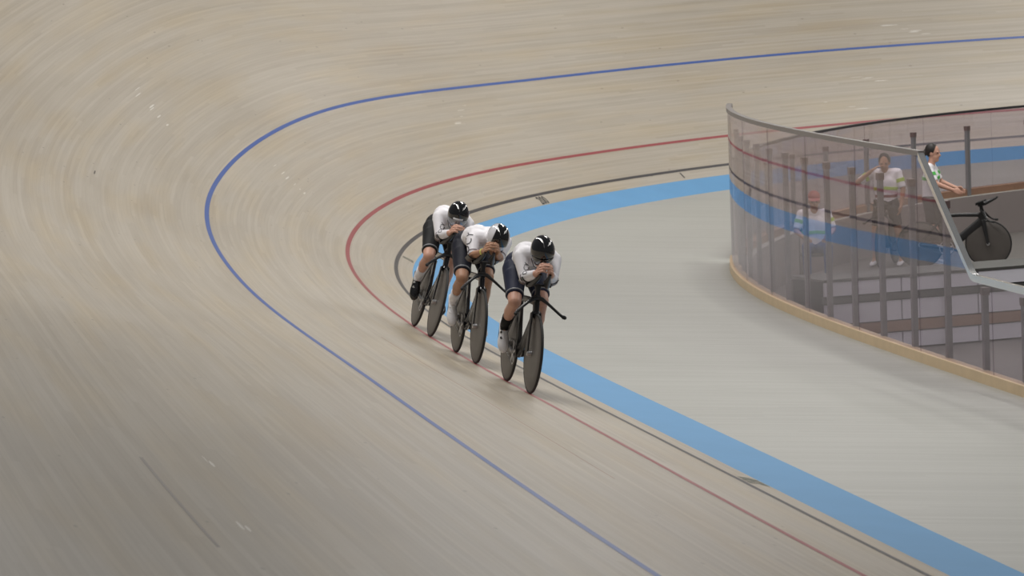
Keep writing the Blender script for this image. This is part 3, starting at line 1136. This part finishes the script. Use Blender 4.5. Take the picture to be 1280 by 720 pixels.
RIDERS = [
    dict(mtx=bike_matrix(31.59, 30.61, DRED, 8.0),
         bike='black track racing bicycle leading the line, disc wheels on the red line',
         label='leading cyclist in white long sleeves, navy shorts and round black helmet',
         opt=dict(skin=M['skin'], sleeve='long', shorts=M['lycra_navy'], sock=M['lycra_black'], shoe=M['shoe_white'], dial=M['carbon'],
                  helmet=M['helm_black'], visor=M['helm_black'], pitch=-0.42, yaw=-0.05, tilt=-0.05,
                  print=[('DCY', (0.55, (0.07, 0.015, 0)), (-0.25, 0.1, 1), (-0.3, -0.95, 0), 0.06)])),
    dict(mtx=bike_matrix(29.19, 28.21, DRED, 8.0),
         bike='black track racing bicycle second in the line, under the rider in the white helmet',
         label='middle cyclist with bare forearms, yellow wristband and white helmet with black front',
         opt=dict(skin=M['skin_tan'], sleeve='short', shorts=M['lycra_ink'], sock=M['lycra_white'], shoe=M['shoe_white'], dial=M['shoe_white'],
                  helmet=M['helm_white'], panel=True, pitch=-0.45, yaw=-0.03, tilt=0.2, twist=0.07, dz=-0.03, headz=-0.03, wristband=True,
                  print=[('DCY', (0.30, (0.05, -0.06, 0.02)), (-0.15, 0.1, 1), (-0.35, -0.93, 0.1), 0.10)])),
    dict(mtx=bike_matrix(26.80, 25.82, DRED, 16.0),
         bike='black track racing bicycle last in the line, under the rider with black shoes',
         label='rearmost cyclist in white long sleeves with silver visor, black shorts and black shoes',
         opt=dict(skin=M['skin'], sleeve='long', shorts=M['lycra_black'], sock=M['lycra_white'], shoe=M['shoe_black'], dial=M['alloy'],
                  helmet=M['helm_black'], visor=M['visor_silver'], sticker=True, pitch=-0.3, yaw=-0.1, tilt=-0.05, dz=0.0,
                  print=[('DCY', (0.55, (0.07, 0.015, 0)), (-0.25, 0.1, 1), (-0.3, -0.95, 0), 0.06)])),
]
for i, R in enumerate(RIDERS):
    b = make_bike(R['bike'], M['carbon_gloss'] if i else M['carbon'])
    b['group'] = 'team pursuit bicycles'
    b.matrix_world = R['mtx']
    p = make_rider(R['label'], R['opt'])
    p['group'] = 'team pursuit cyclists'
    p.matrix_world = R['mtx']

# ------------------------------------------------------------------ infield behind the glass
# (facing directions: TO = towards the stands)
TO = V(0.60, -0.79, 0)
SD = V(0.797, 0.602, 0)


def person_std(label, loc, face, o):
    """standing or seated person; local x forward, y left, z up from the floor"""
    root = empty('person')
    tag(root, label, 'person')
    J = o['joints']
    bm = bmesh.new()
    hp, ch, nk, hc = (Vector(J[k]) for k in ('hip', 'chest', 'neck', 'head'))

    def torso(b, g):
        cap(b, hp + V(0, -0.06, 0), hp + V(0, 0.06, 0), 0.10 + g, 0.10 + g)
        for sy in (-1, 1):
            cap(b, hp + V(0, sy * 0.04, 0), ch + V(0, sy * 0.06, 0), 0.10 + g, 0.105 + g)
            cap(b, ch + V(0, sy * 0.06, 0), Vector(J['sh'][sy]) + V(0, -sy * 0.04, 0), 0.09 + g, 0.06 + g)
        cap(b, Vector(J['sh'][-1]), Vector(J['sh'][1]), 0.055 + g, 0.055 + g)
    torso(bm, 0)
    cap(bm, nk, hc - V(0, 0, 0.04), 0.055, 0.05)
    rot = basis(J.get('look', (1, 0, 0)), (0, 0, 1))
    head(bm, hc, rot)
    for sy in (-1, 1):
        s, e, w = (Vector(J[k][sy]) for k in ('sh', 'el', 'wr'))
        cap(bm, s, e, 0.050, 0.040)
        cap(bm, e, w, 0.040, 0.027)
        hd = (w - e).normalized()
        hand(bm, w - hd * 0.01, hd, V(0, sy, 0.3), V(1, 0, 0.3), 0.35)
        h, k, a = (Vector(J[q][sy]) for q in ('hp', 'kn', 'an'))
        cap(bm, h, k, 0.085, 0.056)
        cap(bm, k, a, 0.054, 0.036)
        cap(bm, a, a + V(0.13, 0, -0.045), 0.036, 0.028)
    body = link('body', remesh(bm, 0.010, 3), o['skin'], root)
    face_bits(body, hc, rot)
    bm = bmesh.new()
    torso(bm, 0.012)
    for sy in (-1, 1):
        s, e, w = (Vector(J[k][sy]) for k in ('sh', 'el', 'wr'))
        cap(bm, s, s + (e - s) * 0.85, 0.062, 0.056, flat_b=True)
    sh = link('shirt', remesh(bm, 0.011, 3), M['lycra_white'], root)
    bm = bmesh.new()
    mid = hp + (ch - hp) * o.get('stripe', 0.78)
    for sy in (-1, 1):
        cap(bm, mid + V(0, sy * 0.056, -0.022), mid + V(0, sy * 0.060, 0.022), 0.122, 0.122, True, 20)
        s, e = Vector(J['sh'][sy]), Vector(J['el'][sy])
        cap(bm, s + (e - s) * 0.35, s + (e - s) * 0.55, 0.067, 0.064, True)
    bmobj('shirt_stripe', bm, o['stripe_m'], sh, True, 40)
    bm = bmesh.new()
    cap(bm, hp + V(0, -0.06, 0), hp + V(0, 0.06, 0), 0.114, 0.114)
    for sy in (-1, 1):
        h, k, a = (Vector(J[q][sy]) for q in ('hp', 'kn', 'an'))
        if o['long']:
            cap(bm, h, k, 0.098, 0.068)
            cap(bm, k, a, 0.068, 0.05, flat_b=True)
        else:
            cap(bm, h, h + (k - h) * 0.8, 0.100, 0.076, flat_b=True)
    tr = link('trousers' if o['long'] else 'shorts', remesh(bm, 0.011, 3), o['legs_m'], root)
    if o.get('belt'):
        bm = bmesh.new()
        c = hp + (ch - hp) * 0.30
        for sy in (-1, 1):
            cap(bm, c + V(0, sy * 0.045, -0.02), c + V(0, sy * 0.045, 0.02), 0.118, 0.118, True, 20)
        bmobj('waistband', bm, o['belt'], tr, True, 40)
    for sy in (-1, 1):
        a = Vector(J['an'][sy])
        bm = bmesh.new()
        shoe(bm, a + V(0.12, 0, -0.085), V(1, 0, 0), V(0, 0, 1), 0.28)
        bmobj('shoe', bm, o['shoe_m'], root)
    if o['hair'] == 'cap':
        bm = bmesh.new()
        ell(bm, hc + rot @ V(-0.012, 0, 0.045), (0.112, 0.092, 0.100), rot, 20, 12)
        bmesh.ops.bisect_plane(bm, geom=bm.verts[:] + bm.edges[:] + bm.faces[:], plane_co=hc + V(0, 0, 0.045), plane_no=(0, 0, -1), clear_outer=True)
        sweep(bm, [hc + rot @ V(0.06, 0, 0.055), hc + rot @ V(0.12, 0, 0.050), hc + rot @ V(0.175, 0, 0.035)], [(0.08, 0.006), (0.075, 0.005), (0.045, 0.004)], 10, rot @ V(0, 1, 0))
        bmobj('cap', bm, M['cap_red'], root, True, 50)
    else:
        bm = bmesh.new()
        ell(bm, hc + rot @ V(-0.030, 0, 0.035), (0.100, 0.090, 0.108), rot, 20, 14)
        if o['hair'] == 'ponytail':
            cap(bm, hc + rot @ V(-0.11, 0, 0.03), hc + rot @ V(-0.15, 0, -0.05), 0.028, 0.035)
            cap(bm, hc + rot @ V(-0.15, 0, -0.05), hc + rot @ V(-0.125, 0, -0.20), 0.035, 0.016)
        link('hair', remesh(bm, 0.010, 3), M['hair'], root)
    f = Vector(face).normalized()
    l = V(0, 0, 1).cross(f)
    root.matrix_world = Matrix(((f.x, l.x, 0, loc[0]), (f.y, l.y, 0, loc[1]), (0, 0, 1, loc[2]), (0, 0, 0, 1)))
    return root


def sym(x, y, z):
    return {-1: (x, -y, z), 1: (x, y, z)}


# person on a chair, red cap
seat = V(5.75, -6.3, ZI)
person_std('seated person in red cap and white shirt with lime stripe behind the glass', seat, TO, dict(
    skin=M['skin_tan'], stripe_m=M['lime'], long=True, legs_m=M['trousers_blue'], shoe_m=M['mint'], hair='cap', stripe=0.62,
    joints=dict(hip=(0, 0, 0.52), chest=(0.03, 0, 0.84), neck=(0.04, 0, 1.0), head=(0.07, 0, 1.15), sh=sym(0.02, 0.18, 0.97),
                el=sym(0.08, 0.26, 0.74), wr=sym(0.28, 0.17, 0.66), hp=sym(0.02, 0.09, 0.5), kn=sym(0.42, 0.15, 0.53), an=sym(0.44, 0.14, 0.09), look=(1, 0, -0.15))))
ch = empty('folding_chair', loc=seat)
tag(ch, 'dark folding chair under the person in the red cap', 'chair')
cr3 = basis(TO, (0, 0, 1))
bm = bmesh.new(); box(bm, cr3 @ V(0.05, 0, 0.405), (0.42, 0.42, 0.03), cr3); bmobj('seat', bm, M['darkboard'], ch, False)
bm = bmesh.new(); box(bm, cr3 @ V(-0.17, 0, 0.74), (0.03, 0.40, 0.20), cr3); bmobj('backrest', bm, M['darkboard'], ch, False)
for sy in (-1, 1):
    bm = bmesh.new(); cap(bm, cr3 @ V(-0.17, sy * 0.20, 0.84), cr3 @ V(-0.15, sy * 0.20, 0.0), 0.012, 0.012, True); bmobj('leg', bm, M['steel'], ch)
    bm = bmesh.new(); cap(bm, cr3 @ V(0.24, sy * 0.20, 0.40), cr3 @ V(0.26, sy * 0.20, 0.0), 0.012, 0.012, True); bmobj('leg', bm, M['steel'], ch)

# two riders astride their machines
A = V(5.33, -3.71, ZI)
person_std('person astride a bicycle with one arm raised to the head', A, TO * 0.95 - SD * 0.3, dict(
    skin=M['skin_tan'], stripe_m=M['lime'], long=False, legs_m=M['shorts_dark'], belt=M['belt_red'], shoe_m=M['shoe_white'], hair='short', stripe=0.70,
    joints=dict(hip=(0, 0, 0.93), chest=(0.03, 0, 1.22), neck=(0.04, 0, 1.38), head=(0.07, 0, 1.50), sh=sym(0.02, 0.18, 1.35),
                el={-1: (0.10, -0.40, 1.22), 1: (0.05, 0.26, 1.10)}, wr={-1: (0.16, -0.16, 1.40), 1: (0.12, 0.24, 0.88)},
                hp=sym(0, 0.09, 0.90), kn=sym(0.04, 0.17, 0.50), an=sym(-0.02, 0.20, 0.09), look=(1, 0.1, -0.2))))
B = V(5.97, -3.55, ZI)
person_std('person with dark ponytail and bright green collar stripe, rightmost behind the fence', B, TO * 0.25 + SD, dict(
    skin=M['skin'], stripe_m=M['green'], long=False, legs_m=M['shorts_dark'], shoe_m=M['shoe_white'], hair='ponytail', stripe=0.98,
    joints=dict(hip=(0, 0, 0.96), chest=(0.02, 0, 1.28), neck=(0.03, 0, 1.47), head=(0.06, 0, 1.63), sh=sym(0.01, 0.18, 1.42),
                el=sym(0.12, 0.24, 1.20), wr=sym(0.36, 0.20, 1.10),
                hp=sym(0, 0.09, 0.93), kn=sym(0.04, 0.16, 0.52), an=sym(-0.02, 0.18, 0.09), look=(1, -0.25, -0.1))))


def parked_bike(label, loc, d):
    b = make_bike(label, M['carbon'])
    b['group'] = 'bicycles waiting on the infield'
    x = Vector(d).normalized()
    y = V(0, 0, 1).cross(x)
    b.matrix_world = Matrix(((x.x, y.x, 0, loc[0]), (x.y, y.y, 0, loc[1]), (0, 0, 1, loc[2]), (0, 0, 0, 1)))


parked_bike('dark bicycle under the person with an arm raised', A, TO * 0.95 - SD * 0.3)
parked_bike('dark bicycle standing beside the person with the ponytail', B + SD * 0.28 + TO * 0.45, TO * 0.25 + SD)

# white counter and rails standing on the infield
cnt = empty('counter', loc=(0, 0, 0))
tag(cnt, 'long low white counter with dark shelf and brown board behind the glass fence', 'counter')
C1, C2 = V(10.75, -13.9, 0), V(13.3, -9.45, 0)
cxv = (C2 - C1).normalized()
crot = Matrix((cxv, V(-cxv.y, cxv.x, 0), V(0, 0, 1))).transposed()
LC = (C2 - C1).length
NP = 5
for i in range(NP):
    for z0, z1 in ((0.02, 0.20), (0.35, 0.58), (0.68, 0.84)):
        bm = bmesh.new()
        box(bm, C1 + cxv * (LC * (i + 0.5) / NP) + V(0, 0, ZI + (z0 + z1) / 2), (LC / NP - 0.02, 0.03, z1 - z0), crot)
        bmobj('panel', bm, M['white'], cnt, False)
bm = bmesh.new(); box(bm, (C1 + C2) / 2 + V(0, 0, ZI + 0.63), (LC, 0.06, 0.07), crot); bmobj('shelf', bm, M['darkboard'], cnt, False)
bm = bmesh.new(); box(bm, (C1 + C2) / 2 + V(0, 0, ZI + 0.275), (LC, 0.06, 0.12), crot); bmobj('kick_board', bm, M['brown'], cnt, False)
bm = bmesh.new(); box(bm, (C1 + C2) / 2 + crot @ V(0, 0.40, 0) + V(0, 0, ZI + 0.86), (LC, 0.85, 0.03), crot); bmobj('worktop', bm, M['darkboard'], cnt, False)
bm = bmesh.new(); box(bm, (C1 + C2) / 2 + crot @ V(0, 0.78, 0) + V(0, 0, ZI + 0.42), (LC, 0.04, 0.82), crot); bmobj('back_panel', bm, M['darkboard'], cnt, False)
for t in (0.31, 0.62):
    bm = bmesh.new(); cap(bm, C1 + cxv * LC * t + crot @ V(0, -0.05, 0) + V(0, 0, ZI), C1 + cxv * LC * t + crot @ V(0, -0.05, 0) + V(0, 0, ZI + 0.84), 0.012, 0.012, True)
    bmobj('upright', bm, M['darkboard'], cnt)
rl = empty('handrail', loc=(0, 0, 0))
tag(rl, 'shiny double handrail on the infield beside the white counter', 'railing')
R0, R1 = C1 + crot @ V(0.35, 1.1, 0), C1 + crot @ V(1.35, 1.1, 0)
for z in (0.56, 0.74):
    bm = bmesh.new(); cap(bm, R0 + V(0, 0, ZI + z), R1 + V(0, 0, ZI + z), 0.016, 0.016); bmobj('rail', bm, M['bright'], rl)
for t in (0.04, 0.5, 0.96):
    bm = bmesh.new(); cap(bm, R0 + (R1 - R0) * t + V(0, 0, ZI), R0 + (R1 - R0) * t + V(0, 0, ZI + 0.74), 0.018, 0.018, True); bmobj('upright', bm, M['steel'], rl)
